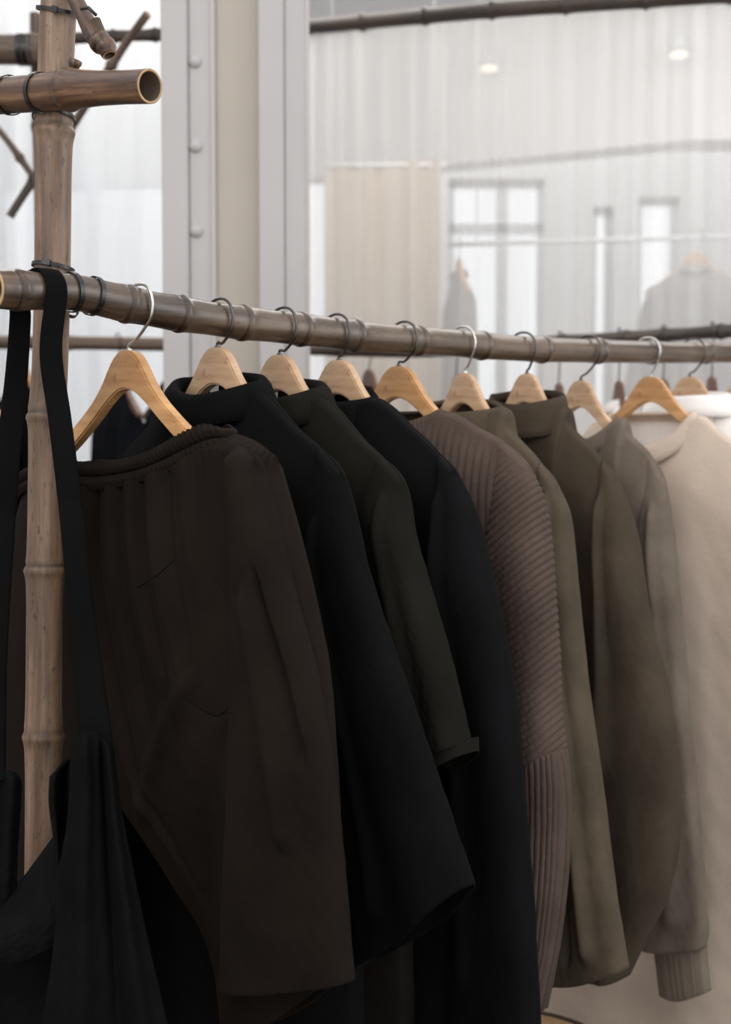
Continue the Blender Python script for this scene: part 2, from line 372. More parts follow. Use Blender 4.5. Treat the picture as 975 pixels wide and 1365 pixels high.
wall_with_openings('wall_back', -4, 4.5, YB, YB + .2, 0, 3.75, HOLES, wallm)
framem = plain('window_frame_white', (200, 202, 204), .5)
glassm, nt, b = nmat('window_glass'); b.inputs['Base Color'].default_value = (1, 1, 1, 1); b.inputs['Roughness'].default_value = .02
tr = nt.nodes.new('ShaderNodeBsdfTransparent'); mx = nt.nodes.new('ShaderNodeMixShader'); mx.inputs[0].default_value = .93
nt.links.new(b.outputs[0], mx.inputs[1]); nt.links.new(tr.outputs[0], mx.inputs[2]); nt.links.new(mx.outputs[0], nt.nodes['Material Output'].inputs[0])
for i, (a, b_, c, d) in enumerate(HOLES):
    w = tag(box('window_%d' % (i + 1), a, b_, YB + .1, YB + .106, c, d, glassm), kind='structure')
    for (p, q, r_, s_) in ((a, a + .035, c, d), (b_ - .035, b_, c, d), (a, b_, c, c + .05), (a, b_, d - .04, d)):
        box('window_frame', p, q, YB + .07, YB + .13, r_, s_, framem, w)
    if b_ - a > .5:
        box('mullion', (a + b_) / 2 - .035 + .04, (a + b_) / 2 + .035 + .04, YB + .07, YB + .13, c, d, framem, w)
    if i == 3: box('glazing_bar', a, b_, YB + .07, YB + .13, wz(302) - .03, wz(302) + .03, framem, w)
# boxed-in beam under the ceiling of the back room
bl, bc, br = wp(400, 226, 7.0), wp(925, 186, 6.1), wp(1250, 186, 6.1)
V = []
for q in (wp(-900, 300, 7.6), bl, bc, br, br + np.array([0, .25, 0]), bc + np.array([-.05, .25, 0]), bl + np.array([-.05, .2, 0]), wp(-900, 300, 7.8)): V += [(q[0], q[1], bc[2]), (q[0], q[1], 3.75)]
me = npmesh('trim_1', V, [(2 * i, 2 * ((i + 1) % 8), 2 * ((i + 1) % 8) + 1, 2 * i + 1) for i in range(8)] + [tuple(range(0, 16, 2))])
tag(link('trim_1', me, wallm, smooth=False), kind='structure')
for i, (px, py, d) in enumerate(((652, 93, 6.4), (905, 75, 6.0), (560, 140, 6.7))):
    if i == 2: continue
    q = wp(px, py, d); lm, nt, b = nmat('lamp_glow'); b.inputs['Emission Color'].default_value = (1, .82, .6, 1); b.inputs['Emission Strength'].default_value = 1.3
    root = empty('spot_lamp', q, ['small warm ceiling spot seen through the sheer curtain, the left one', 'small warm ceiling spot seen through the sheer curtain, the right one'][i], 'lamp', 'ceiling spots')
    tube('lamp_housing', [q + np.array([0, 0, .012]), q + np.array([0, 0, .09])], .05, framem, root, 24)
    tube('lamp_stem', [q + np.array([0, 0, .09]), (q[0], q[1], 3.75)], .008, framem, root, 8)
    tube('lamp_lens', [q + np.array([0, 0, 0]), q + np.array([0, 0, .012])], .043, lm, root, 24)

# riveted column
colm = plain('column_paint', (176, 170, 167), .5, 0, .05, 6); colw = plain('column_paint_warm', (172, 161, 148), .5, 0, .05, 6)
DC = 3.0
def cx(px, d=DC): return (px - CX) / F * d
root = empty('steel_column', ((cx(314)), DC + .1, 0), 'white painted steel column with a row of rivets behind the main rail', 'column')
def colbox(name, p0, p1, y0, y1, mat): return box(name, cx(p0), cx(p1), y0, y1, 0, 3.75, mat, root, .003)
colbox('flange', 219, 254, DC, DC + .22, colm); colbox('web', 254, 286, DC + .012, DC + .2, colm); colbox('web_panel', 286, 347, DC + .022, DC + .2, colw)
colbox('flange', 347, 381, DC - .012, DC + .22, colm); colbox('flange_edge', 381, 409, DC - .004, DC + .2, colm)
seam = box('seam_cover', cx(284), cx(289), DC + .008, DC + .03, 0, 3.75, colm, root)
for k in range(-7, 12):
    z = float(wp(262, 193 - 113.5 * k, DC)[2])
    if not 0.05 < z < 3.7: continue
    bm = bmesh.new(); bmesh.ops.create_uvsphere(bm, u_segments=20, v_segments=10, radius=.0165); bmesh.ops.scale(bm, vec=(1, .75, 1), verts=bm.verts)
    bmesh.ops.translate(bm, vec=(cx(263), DC + .012, z), verts=bm.verts); me = bpy.data.meshes.new('rivet'); bm.to_mesh(me); bm.free(); link('rivet', me, colm, root)

# ------------------------------------------------------------------ curtains
def curtain(name, p0, p1, ztop, zbot, mat, label, amp=.02, waves=16, seed=1, cat='curtain', zt1=None, parent=None):
    r = np.random.RandomState(seed); n = 260; s = np.linspace(0, 1, n); p0 = np.array(p0); p1 = np.array(p1); d = (p1 - p0) / np.linalg.norm(p1 - p0); nrm = np.array([-d[1], d[0]])
    ph = [(waves * r.uniform(.6, 1.4), r.uniform(0, 6.3), r.uniform(.5, 1)) for _ in range(4)]; rows = 24; V = []
    for i in range(rows):
        t = i / (rows - 1)
        o = sum(a * np.sin(6.283 * f * s + p + .5 * t * np.sin(p * 3)) for f, p, a in ph) / 2.2 * amp * (.55 + .45 * t)
        q = p0[None] + (p1 - p0)[None] * s[:, None] + nrm[None] * o[:, None]; zt = ztop + ((zt1 if zt1 else ztop) - ztop) * s; z = zt + (zbot - zt) * t
        V.append(np.c_[q, z])
    me = npmesh(name, np.array(V).reshape(-1, 3), grid_faces(rows, n, False)); o = link(name, me, mat, parent)
    return tag(o, label, cat) if parent is None else o
sheer_m = sheer('sheer_linen', (226, 224, 222), .36, .08)
sheer_l = sheer('sheer_voile', (240, 242, 244), .13, .09)
beige = fabric('beige_cloth', (196, 176, 152), .9, 500, sheen=.1, var=.05, trans=.35)
ptop = [wp(398, 37, 4.5), wp(520, 26, 4.3), wp(650, 14, 4.1), wp(780, 5, 3.95), wp(1060, -14, 3.7)]
L_ = np.linalg.norm(np.diff(ptop, axis=0), axis=1).sum()
t = empty('curtain_pole', ptop[0], 'dark bamboo pole carrying the sheer curtain along the top right', 'pole')
bamboo('culm', ptop, .0255, M['dark_bamboo'], t, [.02 + .245 * k for k in range(8)], seed=3, node_h=.004, cut=(True, True))
curtain('sheer_curtain', ptop[0][:2] + [0, .0], ptop[-1][:2] + [0, 0], ptop[0][2] - .02, .03, sheer_m, 'large sheer white curtain hanging from the dark bamboo pole', .014, 22, 5, zt1=ptop[-1][2] - .02)
lc0, lc1 = wp(-120, 0, 5.0), wp(400, 0, 5.3)
curtain('voile_curtain', lc0[:2], lc1[:2], 3.28, .03, sheer_l, 'bright white voile curtain with soft folds behind the bamboo post, left of the column', .05, 15, 9)
t = empty('curtain_rail', (lc0[0], lc0[1], 3.3), 'thin white rail carrying the voile curtain left of the column', 'rail')
tube('rod', [(lc0[0] - .1, lc0[1], 3.3), (lc1[0] + .1, lc1[1], 3.3)], .014, framem, t)
# beige cloth hung in the back room
b0, b1 = wp(434, 224, 5.6), wp(588, 224, 5.4)
cl = curtain('hanging_cloth', b0[:2], b1[:2], b0[2], float(wp(500, 560, 5.5)[2]) - .9, beige, 'plain beige cloth hung like a banner behind the sheer curtain', .012, 5, 3, cat='cloth')
t = empty('hanging_rail', b0, 'thin rail from which the beige cloth hangs', 'rail')
tube('rod', [b0 + [-.02, 0, .012], b1 + [.02, 0, .012]], .009, wallm, t); 
for q in (b0 + np.array([.03, 0, 0]), b1 + np.array([-.03, 0, 0])): tube('cord', [q + [0, 0, .012], [q[0], q[1], 3.75]], .002, wallm, t, 6)

# ------------------------------------------------------------------ hangers
def hanger_outline():
    r = [(0, 0), (.012, -.0015), (.025, -.009), (.038, -.024), (.052, -.043), (.072, -.064), (.095, -.082), (.125, -.1025), (.16, -.124), (.195, -.144), (.208, -.153), (.211, -.161), (.205, -.169)]
    b = [(.175, -.157), (.14, -.137), (.105, -.115), (.07, -.090), (.045, -.071), (.025, -.058), (.012, -.0525), (0, -.051)]
    R_ = [tuple(p) for p in crv(r, 34)] + [tuple(p) for p in crv(b, 22)]
    return R_ + [(-u, z) for u, z in R_[-2:0:-1]]
def wood_mesh(th=.0085):
    bm = bmesh.new(); o = hanger_outline(); vs = [bm.verts.new((u, -th, z)) for u, z in o]; f = bm.faces.new(vs)
    r = bmesh.ops.extrude_face_region(bm, geom=[f]); nv = [x for x in r['geom'] if isinstance(x, bmesh.types.BMVert)]; bmesh.ops.translate(bm, vec=(0, 2 * th, 0), verts=nv)
    bm.normal_update(); ed = [e for e in bm.edges if len(e.link_faces) == 2 and e.link_faces[0].normal.angle(e.link_faces[1].normal) > 1.2]
    bmesh.ops.bevel(bm, geom=ed, offset=.0022, segments=2, affect='EDGES'); bmesh.ops.recalc_face_normals(bm, faces=bm.faces)
    me = bpy.data.meshes.new('shoulder_bar'); bm.to_mesh(me); bm.free(); return me
HTOP = np.array([(0, 0), (.022, -.012), (.036, -.028), (.052, -.046), (.072, -.064), (.095, -.082), (.125, -.1025), (.16, -.124), (.195, -.144), (.211, -.158)])
SX = {2: .93, 3: .93, 4: .93, 6: .72, 7: .72, 8: .74, 9: .96, 10: .9}
WOOD = {'hang': wood_mesh(), 'hang_pale': wood_mesh(), 'hang_dark': wood_mesh()}
for k in WOOD: WOOD[k].materials.append(M[k])
def hanger(C, ang, D, un, label, wire='gun', wood='hang', group=None, dz=0, rr=.0245, scale=1.0, sx=1.0):
    """C: centre of the pole it hangs on; D: drop from pole centre to the apex; un: u offset of the neck"""
    root = empty('clothes_hanger', C, label, 'hanger', group); root.rotation_euler = (0, 0, ang); Mw = Matrix.Translation(Vector(C)) @ Matrix.Rotation(ang, 4, 'Z'); WORLD[root] = Mw
    o = bpy.data.objects.new('shoulder_bar', WOOD[wood]); COL.objects.link(o); o.parent = root; o.location = (un, 0, -D); o.scale = (scale * sx, scale, scale)
    k = rr / .0245
    pts = [(un, 0, -D - .012), (un, 0, -D + .006), (un * .6 + .008, 0, -D * .5 - .014), (.022 * k, 0, -.019 * k), (.0275 * k, 0, -.005 * k), (.0275 * k, 0, .008 * k), (.021 * k, 0, .0205 * k), (.010 * k, 0, .0272 * k), (-.004 * k, 0, .0285 * k), (-.016 * k, 0, .025 * k), (-.026 * k, 0, .0165 * k), (-.030 * k, 0, .006 * k)]
    V, Fc = sweep(crv(pts, 60), .0021, 10, up=(0, 1, 0)); me = npmesh('hook', V, Fc); me.materials.append(M[wire]); me.polygons.foreach_set('use_smooth', [True] * len(me.polygons))
    h = bpy.data.objects.new('hook', me); COL.objects.link(h); h.parent = root
    V, Fc = sweep([(un, 0, -D - .004), (un, 0, -D + .002)], .0042, 16); me = npmesh('ferrule', V, Fc); me.materials.append(M[wire]); h = bpy.data.objects.new('ferrule', me); COL.objects.link(h); h.parent = root
    return root
HK = {}
for i, (fr, nk, ny, wire, lab) in enumerate([
    (206, 172, 467, 'steel', 'pale wooden hanger with shiny steel hook above the dark elastic-waist trousers'),
    (312, 290, 463, 'gun', 'wooden hanger in the black collared shirt, second along the rail'),
    (396, 373, 473, 'gun', 'wooden hanger in the olive-black shirt with turned-up short sleeve'),
    (466, 452, 480, 'gun', 'wooden hanger in the black long-sleeved jacket'),
    (555, 532, 488, 'gun', 'wooden hanger in the brown ribbed sweater'),
    (632, 620, 497, 'steel', 'wooden hanger in the narrow olive shirt behind the ribbed sweater'),
    (712, 703, 498, 'gun', 'wooden hanger in the olive-brown jacket with stand-up collar'),
    (798, 775, 507, 'gun', 'wooden hanger in the taupe sweatshirt'),
    (877, 868, 502, 'steel', 'golden wooden hanger seen broadside in the long cream top'),
    (937, 920, 502, 'gun', 'wooden hanger in the white collared shirt at the right edge'),
    (1003, 990, 510, 'gun', 'whitish wooden hanger cut by the right edge of the picture, last on the rail')]):
    o = rail(fr); px = fr - 34 / o[1]; C = rail(px); pl = Plane(C[:2], RANG); un, zn = pl.uv(nk, ny); D = float(C[2]) - zn
    print('hanger', i + 1, 'D %.3f un %.3f y %.2f' % (D, un, C[1])); D = max(D, .036); zn = float(C[2]) - D
    HK[i + 1] = (pl, un, zn, C); hanger(C, RANG, D, un, lab, wire, 'hang' if i in (0, 4, 8) else 'hang_pale', group='hangers on the main rail', sx={2: .93, 3: .93, 4: .93, 6: .72, 7: .72, 8: .74, 9: .96, 10: .9}.get(i + 1, 1.0))

# ------------------------------------------------------------------ main bamboo rack
POST = [(88, -60, 1.665), (79, 0, 1.665), (74, 100, 1.665), (72, 180, 1.665), (70, 360, 1.66), (67, 480, 1.655), (63, 560, 1.65), (60, 760, 1.64), (58, 980, 1.63), (57, 1160, 1.62), (54, 1365, 1.60), (52, 1640, 1.58), (50, 2000, 1.55)]
pp = pxpath(POST); pp = [p for p in pp if p[2] > .02]; last = pp[-1]; d = (pp[-1] - pp[-2]) / np.linalg.norm(pp[-1] - pp[-2]); pp.append(pp[-1] + d * (pp[-1][2] / -d[2]))
def arc_at(path, target):
    q = crv(path, 3000); s = np.r_[0, np.cumsum(np.linalg.norm(np.diff(q, axis=0), axis=1))]; return float(s[np.argmin(np.linalg.norm(q - target, axis=1))])
rack = empty('bamboo_rack', (float(pp[-1][0]), float(pp[-1][1]), 0), 'lashed bamboo clothes rack with thick post, long main rail and cut cross pole', 'clothes rack')
bamboo('post', pp, .0240, M['post'], rack, [arc_at(pp, wp(*q)) for q in ((73, 176, 1.665), (65, 556, 1.65), (60, 760, 1.64), (58, 981, 1.63), (54, 1300, 1.6), (52, 1600, 1.58))], seed=1, node_h=.0022)
rl = [rail(x) for x in (-8, 40, 100, 150, 220, 320, 420, 500, 600, 700, 800, 900, 975, 1080, 1200, 1300)]
rl_nodes = [rail(x) for x in (22, 168, 238, 322, 400, 471, 556, 642, 722, 797, 868, 940, 1015, 1100, 1200)]
bamboo('rail', rl, [.0235, .0238, .0238, .0232, .0232, .023, .0232, .023, .0228, .023, .023], M['rail'], rack, [arc_at(rl, q) for q in rl_nodes], seed=2, node_h=.0017, cut=(True, True), dens=.003)
# second post carrying the far end of the rail, outside the picture
e = rail(1240); bamboo('post', [(e[0] - .04, e[1] + .045, 1.95), (e[0] - .04, e[1] + .045, 0)], .024, M['post'], rack, [.2, .55, .9, 1.3, 1.65], seed=5)
cp = pxpath([(-330, 158, 2.02), (-150, 142, 1.83), (0, 128, 1.68), (60, 123, 1.63), (100, 119, 1.60), (200, 115, 1.52)])
cp = [np.array(p) for p in cp]
bamboo('cross_pole', cp, [.0240] * 17 + [.0236, .0218, .0208, .0210], M['cross'], rack, [arc_at(cp, wp(92, 120, 1.606)), arc_at(cp, wp(-170, 142, 1.83))], seed=6, cut=(True, True), node_h=.0024, wall=.0030)
bp = pxpath([(84, -30, 1.64), (104, 6, 1.625), (122, 40, 1.61), (131, 54, 1.605), (140, 60, 1.60), (146, 74, 1.597)])
bamboo('branch_stub', bp, [.0095, .0105, .0110, .0110, .0122, .0118, .0085], M['cross'], rack, [arc_at(bp, wp(133, 55, 1.603)), arc_at(bp, wp(141, 64, 1.6))], seed=8, cut=(False, True), node_h=.0016, wall=.0022, dens=.002)
bp = [wp(99, 96, 1.635), wp(99, 88, 1.63), wp(101, 81, 1.63)]
bamboo('twig_bud', bp, [.0055, .0045, .005], M['cross'], rack, [.008, .014], seed=9, node_h=.0016, dens=.0012)
rdir = rl[5] - rl[2]
def on(path, target, rad, mat_parent, wx_=1.0, tilt=(0, 0, 0), name='cable_tie', width=.0062):
    q = crv(path, 3000); i = int(np.argmin(np.linalg.norm(q - target, axis=1))); ax = q[min(i + 8, 2999)] - q[i - 8]; ax = ax / np.linalg.norm(ax) + np.array(tilt)
    return cable(name, q[i], ax, rad, rad, (0, 0, 1), M['tie'], rack, width)
on(cp, wp(14, 127, 1.67), .0238, rack); on(cp, wp(53, 124, 1.635), .0238, rack)
on(rl, rail(95), .0240, rack, tilt=(0, 0, .05)); on(rl, rail(124), .0238, rack)
q = wp(72, 157, 1.665); cable('cable_tie', q, (0.05, .15, 1), .0262, .0265, (1, 0, 0), M['tie'], rack)
q = wp(80, 16, 1.665); cable('cable_tie', q, (.18, -.2, 1), .029, .0262, (1, 0, 0), M['tie'], rack)
q = wp(71, 357, 1.66); cable('cable_tie', q, (.15, .1, 1), .0262, .0262, (1, 0, 0), M['tie'], rack)
# the diagonal lashing that holds post and rail together
pc = (rail(80) + wp(68, 392, 1.66)) / 2; cable('cable_tie', pc, (.55, .35, .75), .033, .049, (1, -.2, -.5), M['tie'], rack)
tube('cable_tie_tail', pxpath([(108, 12, 1.60), (118, 10, 1.595), (128, 20, 1.59)]), .0022, M['tie'], rack, 6)

# ================================================================== GARMENTS ON THE MAIN RAIL
def mir(pts): return [(-u, z) for u, z in pts]
def collar(name, pl, uc, z0, au, aw, prof, mat, parent, slope=.012, dip=.012, dipf=0.0, n=90, thick=.0022, rib=0, nrib=60, lean=0, gap=None):
    a = np.linspace(0, 2 * np.pi, n, endpoint=False); V = []
    for dr, dz in prof:
        rr = 1 + (rib * np.cos(nrib * a) if rib else 0)
        u = uc + (au + dr * rr) * np.cos(a); w = (aw + dr * rr) * np.sin(a) * 1.0
        if rib: u = u + rib * np.cos(nrib * a) * np.cos(a); w = w + rib * np.cos(nrib * a) * np.sin(a)
        near = np.clip(-np.sin(a), 0, 1); far = np.clip(np.sin(a), 0, 1)
        z = z0 + dz - slope * np.abs(np.cos(a)) ** 3 - dip * near ** 1.5 - dipf * far ** 1.5 + lean * np.cos(a)
        V.append(pl.P(u, z, w))
    o = link(name, npmesh(name, np.array(V).reshape(-1, 3), grid_faces(len(prof), n)), mat, parent)
    md = o.modifiers.new('cloth', 'SOLIDIFY'); md.thickness = thick; md.offset = 0
    return o
SHIRT_COLLAR = [(.004, -.016), (0, 0), (-.006, .018), (-.006, .032), (-.001, .0385), (.006, .038), (.013, .030), (.020, .012), (.025, -.006)]
STAND_COLLAR = [(.006, -.014), (0, 0), (-.004, .016), (-.006, .034), (-.010, .046), (-.013, .045), (-.012, .03)]
CREW = [(.003, -.012), (.001, -.002), (-.004, .010), (-.010, .019), (-.013, .021), (-.015, .017)]
def shirt(i, name, label, cat, mat, sh, outer, hem_in, inner, zh, uh, thb=.042, ths=.042, seed=1, neck_u=.078, neck_drop=.066, neck_mid=.03,
          fold_b=None, fold_s=None, rib_b=None, rib_s=None, res=(130, 130), sres=None, w_s=-.012, sleeve_name='sleeve', left=True, hem_mid=None, split=.62, yaw=None, bots=1.0, uin=None):
    pl, un, za, C = HK[i]
    root = empty(name, (C[0], C[1], zh), label, cat, None)
    S = pl.uvs(sh); sc = SX.get(i, 1.0); ht = lambda u: za + float(np.interp(abs(u - un) / sc, HTOP[:, 0], HTOP[:, 1]))
    print(name, 'tip u %.3f' % (S[-1][0] - un), 'hanger tip %.3f' % (.211 * sc), 'clearance', ['%.3f' % (z - ht(u)) for u, z in S])
    S = [(u, max(z, ht(u) + .007)) if abs(u - un) < .211 * sc else (u, z) for u, z in S]; tip = S[-1]
    nk = (un + neck_u, za - neck_drop); nkl = (un - neck_u, za - neck_drop)
    right = [nk] + S; leftp = [(2 * un - u, z) for u, z in right]
    T = leftp[::-1] + [(un, za - neck_drop - neck_mid)] + right
    bt = (tip[0] - .012, tip[1])
    Tb = [( 2 * un - bt[0], bt[1])] + leftp[::-1][1:] + [(un, za - neck_drop - neck_mid)] + right[:-1] + [bt]
    Rb = [bt, (bt[0] + .004, bt[1] - .10), ((bt[0] + un + uh) / 2 + .0, (bt[1] + zh) / 2), (un + uh, zh)]
    Lb = [(2 * un - u, z) for u, z in Rb]
    Bb = [(un - uh, zh), (un, zh - .01), (un + uh, zh)]
    pillow('body', pl, Tb, Bb, Lb, Rb, thb, mat, root, res[0], res[1], fold=fold_b or [folds(seed, 6, 0.016, (1.5, 5), .5, .25)], rib=rib_b, v_in=.12, cap=True, th_top=lambda s: .013 + .028 * np.exp(-((s - .5) / .13) ** 2))
    O = pl.uvs(outer); hi = pl.uv(*hem_in); I = pl.uvs(inner) if inner else []
    # sleeve head starts on the shoulder line
    sp = crv(right, 60); k = int(60 * split); Ts = [tuple(sp[k]), tuple(sp[(k + 59) // 2]), tuple(sp[59])]
    Ls = [Ts[0]] + I + [hi]; Rs = [Ts[-1]] + O[1:] if np.hypot(O[0][0] - Ts[-1][0], O[0][1] - Ts[-1][1]) < .03 else [Ts[-1]] + O
    hm = pl.uvs(hem_mid) if hem_mid else []
    Bs = [hi] + hm + [Rs[-1]]
    sr = sres or res
    s = pillow(sleeve_name, pl, Ts, Bs, Ls, Rs, ths, mat, root, sr[0], sr[1], th_top=.014, fold=fold_s or [folds(seed + 50, 5, 0.013, (.5, 2), .5, .2)], rib=rib_s, v_in=.20, w0=0, bend=lambda S_, V_: w_s * sstep(V_ / .22), bot=bots)
    if left:
        m2 = lambda L: [(2 * un - u, z) for u, z in L][::-1]
        pillow(sleeve_name, pl, m2(Ts), m2(Bs), [(2 * un - u, z) for u, z in Rs], [(2 * un - u, z) for u, z in Ls], ths, mat, root, 72, 60, th_top=.014, fold=[folds(seed + 70, 5, 0.013, (.5, 2), .5, .2)], v_in=.10, w0=0)
    return root, pl, un, za
def back_yoke(pl, uc, z0, au, aw, depth, mat, parent, dipf=.004):
    a = np.linspace(0, np.pi, 60); V = []
    for t in np.linspace(0, 1, 10):
        V.append(pl.P(uc + (au - .002) * np.cos(a) * (1 + .1 * t), z0 + .006 - dipf * np.sin(a) - depth * t, (aw - .003 - .012 * t) * np.sin(a) + .004 * t * np.sin(6 * a)))
    o = link('back_yoke', npmesh('back_yoke', np.array(V).reshape(-1, 3), grid_faces(10, 60, False)), mat, parent); md = o.modifiers.new('cloth', 'SOLIDIFY'); md.thickness = .002; md.offset = 0
def bvh_of(o):
    dg = bpy.context.evaluated_depsgraph_get(); return BVHTree.FromPolygons([o.matrix_world @ v.co for v in o.data.vertices], [tuple(p.vertices) for p in o.data.polygons])
def patch(name, target, T, B, L, Rr, mat, parent, n=40, off=.0022, thick=.0016):
    """cloth patch that lies on the target's surface (pocket, flap)"""
    bpy.context.view_layer.update(); bv = bvh_of(target); g = np.linspace(0, 1, n); V_, S_ = np.meshgrid(g, g, indexing='ij')
    q = coons(T, B, L, Rr, S_, V_).reshape(-1, 2); V = []
    for px, py in q:
        r = ray(px, py); h = bv.ray_cast(Vector((0, 0, CZ)), Vector(r).normalized())
        V.append(h[0] - Vector(r).normalized() * off if h[0] else None)
    if any(v is None for v in V):
        ok = [v for v in V if v is not None]; print('patch', name, 'missed', sum(v is None for v in V))
        if not ok: return
        for k_, v in enumerate(V):
            if v is None:
                r = Vector(ray(*q[k_])).normalized(); d = (V[k_ - 1] if k_ and V[k_ - 1] else ok[0]).length; V[k_] = Vector((0, 0, CZ)) + r * ((V[k_ - 1] if k_ and V[k_ - 1] is not None else ok[0]) - Vector((0, 0, CZ))).length
    o = link(name, npmesh(name, V, grid_faces(n, n, False)), mat, parent); md = o.modifiers.new('cloth', 'SOLIDIFY'); md.thickness = thick; md.offset = 0
    return o
def seam_line(name, target, pts, mat, parent, rad=.0007, n=90, off=.0004):
    bpy.context.view_layer.update(); bv = bvh_of(target); V = []
    for px, py in crv(pts, n):
        r = Vector(ray(px, py)).normalized(); h = bv.ray_cast(Vector((0, 0, CZ)), r)
        if h[0]: V.append(h[0] - r * off)
    if len(V) > 4: return tube(name, V, rad, mat, parent, 6)

# ---- 2: black collared shirt with wide short sleeves
r2, pl, un, za = shirt(2, 'black_shirt', 'oversized black collared shirt with wide elbow-length sleeve, right behind the elastic-waist trousers', 'shirt', M['black'],
    [(392, 573), (430, 606), (456, 640)], [(456, 640), (477, 710), (500, 790), (545, 925), (592, 1070), (629, 1180)], (494, 1284),
    [(400, 760), (440, 950), (478, 1140)], .50, .27, .045, .030, 11, hem_mid=[(570, 1238)], split=.72,
    fold_s=[folds(61, 5, 0.010, (.5, 2), .3, .2), ridge(.55, .1, .35, .95, .05, 0.0090)], bots=1.3)
collar('collar', pl, un, za - .072, .074, .048, SHIRT_COLLAR, M['black'], r2, .012, .034, lean=-.006)
lq = pl.P(*pl.uv(277, 514), .012); box('care_label', lq[0] - .006, lq[0] + .006, lq[1] - .0005, lq[1] + .0005, lq[2] - .012, lq[2] + .006, M['label'], r2)
# ---- 3: olive-black shirt with turned-up sleeve
r3, pl, un, za = shirt(3, 'olive_black_shirt', 'olive-black collared shirt with short sleeve and turned-up cuff, third along the rail', 'shirt', M['olive_black'],
    [(482, 590), (514, 620), (537, 648)], [(537, 648), (550, 710), (573, 785), (602, 885), (626, 990)], (560, 1000),
    [(500, 720), (540, 900)], .52, .25, .042, .034, 21, hem_mid=[(590, 1004)], split=.72, fold_s=[folds(71, 5, 0.010, (.5, 2), .3, .2), ridge(.7, .05, .5, .9, .10, 0.0090)], bots=1.25)
collar('collar', pl, un, za - .072, .074, .046, SHIRT_COLLAR, M['olive_black'], r3, .012, .034, lean=-.006)
lq = pl.P(*pl.uv(356, 527), .012); box('care_label', lq[0] - .007, lq[0] + .007, lq[1] - .0005, lq[1] + .0005, lq[2] - .012, lq[2] + .006, M['label'], r3)
# turned-up cuff: hangs below the sleeve hem, its corner lower at the near side
pillow('cuff', pl, pl.uvs([(560, 985), (590, 992), (627, 985)]), pl.uvs([(562, 1012), (583, 1034), (628, 1003)]), pl.uvs([(560, 985), (562, 1012)]), pl.uvs([(627, 985), (628, 1003)]), .044, M['olive_black'], r3, 64, 16, th_top=.043, cap=False, w0=-.006)
# ---- 4: black jacket
r4, pl, un, za = shirt(4, 'black_jacket', 'black long-sleeved jacket hanging in front of the ribbed sweater', 'jacket', M['black2'],
    [(548, 573), (583, 607), (606, 634)], [(606, 634), (633, 695), (663, 800), (688, 930), (700, 1060), (712, 1200), (722, 1380)], (618, 1400),
    [(592, 680), (588, 780), (606, 900), (612, 1100)], .50, .24, .044, .040, 31, split=.80,
    fold_s=[folds(81, 5, 0.010, (.5, 1.6), .2, .15), ridge(.35, .03, .3, .9, .12, 0.0150)])
collar('collar', pl, un, za - .072, .080, .050, [(.006, -.014), (0, 0), (-.003, .014), (-.008, .028), (-.014, .036), (-.020, .032), (-.022, .018)], M['black2'], r4, .016, .030, lean=-.006)
# ---- 5: brown ribbed sweater
def body_rib(s, v, sd, uz): return .0036 * np.abs(np.sin(np.pi * (uz[..., 0] + .03 * uz[..., 1]) / .0135)) ** .8 * np.clip(v * 25, 0, 1)
def sleeve_rib(s, v, sd, uz, P):
    th_ = np.arccos(np.clip(1 - 2 * s, -1, 1)) / np.pi; elb = .50 + .08 * (1 - s); k1 = (P[..., 2] + .30 * P[..., 1] - .80 * P[..., 0]) / .0125; k2 = (th_ + .55 * (v - elb) * np.exp(-(v - elb) * 5)) * 13
    m = sstep((v - elb) / .012); a = np.where(m < .5, k1, k2); return .0034 * np.abs(np.sin(np.pi * a)) ** .8 * np.clip(v * 20, 0, 1) * (.25 + .75 * np.abs(2 * m - 1))
r5, pl, un, za = shirt(5, 'ribbed_sweater', 'brown chunky ribbed knit sweater with diagonal ribs on the dropped sleeve', 'sweater', M['knit'],
    [(640, 577), (675, 597), (706, 628)], [(706, 628), (722, 680), (733, 760), (740, 870), (743, 950), (754, 1050), (752, 1150), (741, 1250), (722, 1345)], (700, 1352),
    [(668, 680), (664, 760), (682, 880), (694, 980), (706, 1150)], .50, .25, .040, .040, 41, neck_u=.100, neck_drop=.083, neck_mid=.028, res=(700, 160), sres=(360, 620), split=.60,
    rib_b=body_rib, rib_s=sleeve_rib, fold_b=[folds(42, 4, 0.010, (1, 3), .2, .2)], fold_s=[folds(43, 4, 0.010, (.4, 1.5), .4, .2)])
collar('neckband', pl, un, za - .088, .100, .040, CREW, M['knit'], r5, .004, .028, rib=.0012, nrib=70, n=560, dipf=.006)
# ---- 6: narrow olive shirt
r6, pl, un, za = shirt(6, 'olive_shirt', 'olive long-sleeved shirt, a narrow strip between the ribbed sweater and the olive-brown jacket', 'shirt', M['olive1'],
    [(680, 586), (715, 616), (742, 652)], [(742, 652), (757, 690), (768, 780), (782, 910), (803, 1050), (822, 1190), (839, 1290)], (734, 1306),
    [(722, 700), (735, 850), (744, 1000), (742, 1180)], .56, .24, .038, .036, 51, neck_u=.085, neck_mid=.02, split=.7, hem_mid=[(785, 1304)],
    fold_s=[folds(91, 4, 0.008, (.5, 1.6), .2, .15), ridge(.62, .02, .75, .98, .07, 0.0210), ridge(.30, .02, .42, .98, .06, -0.0150)])
collar('collar', pl, un, za - .076, .085, .048, [(.006, -.014), (0, 0), (-.003, .014), (-.007, .028), (-.012, .033), (-.016, .026)], M['olive1'], r6, .010, .024, lean=-.006)
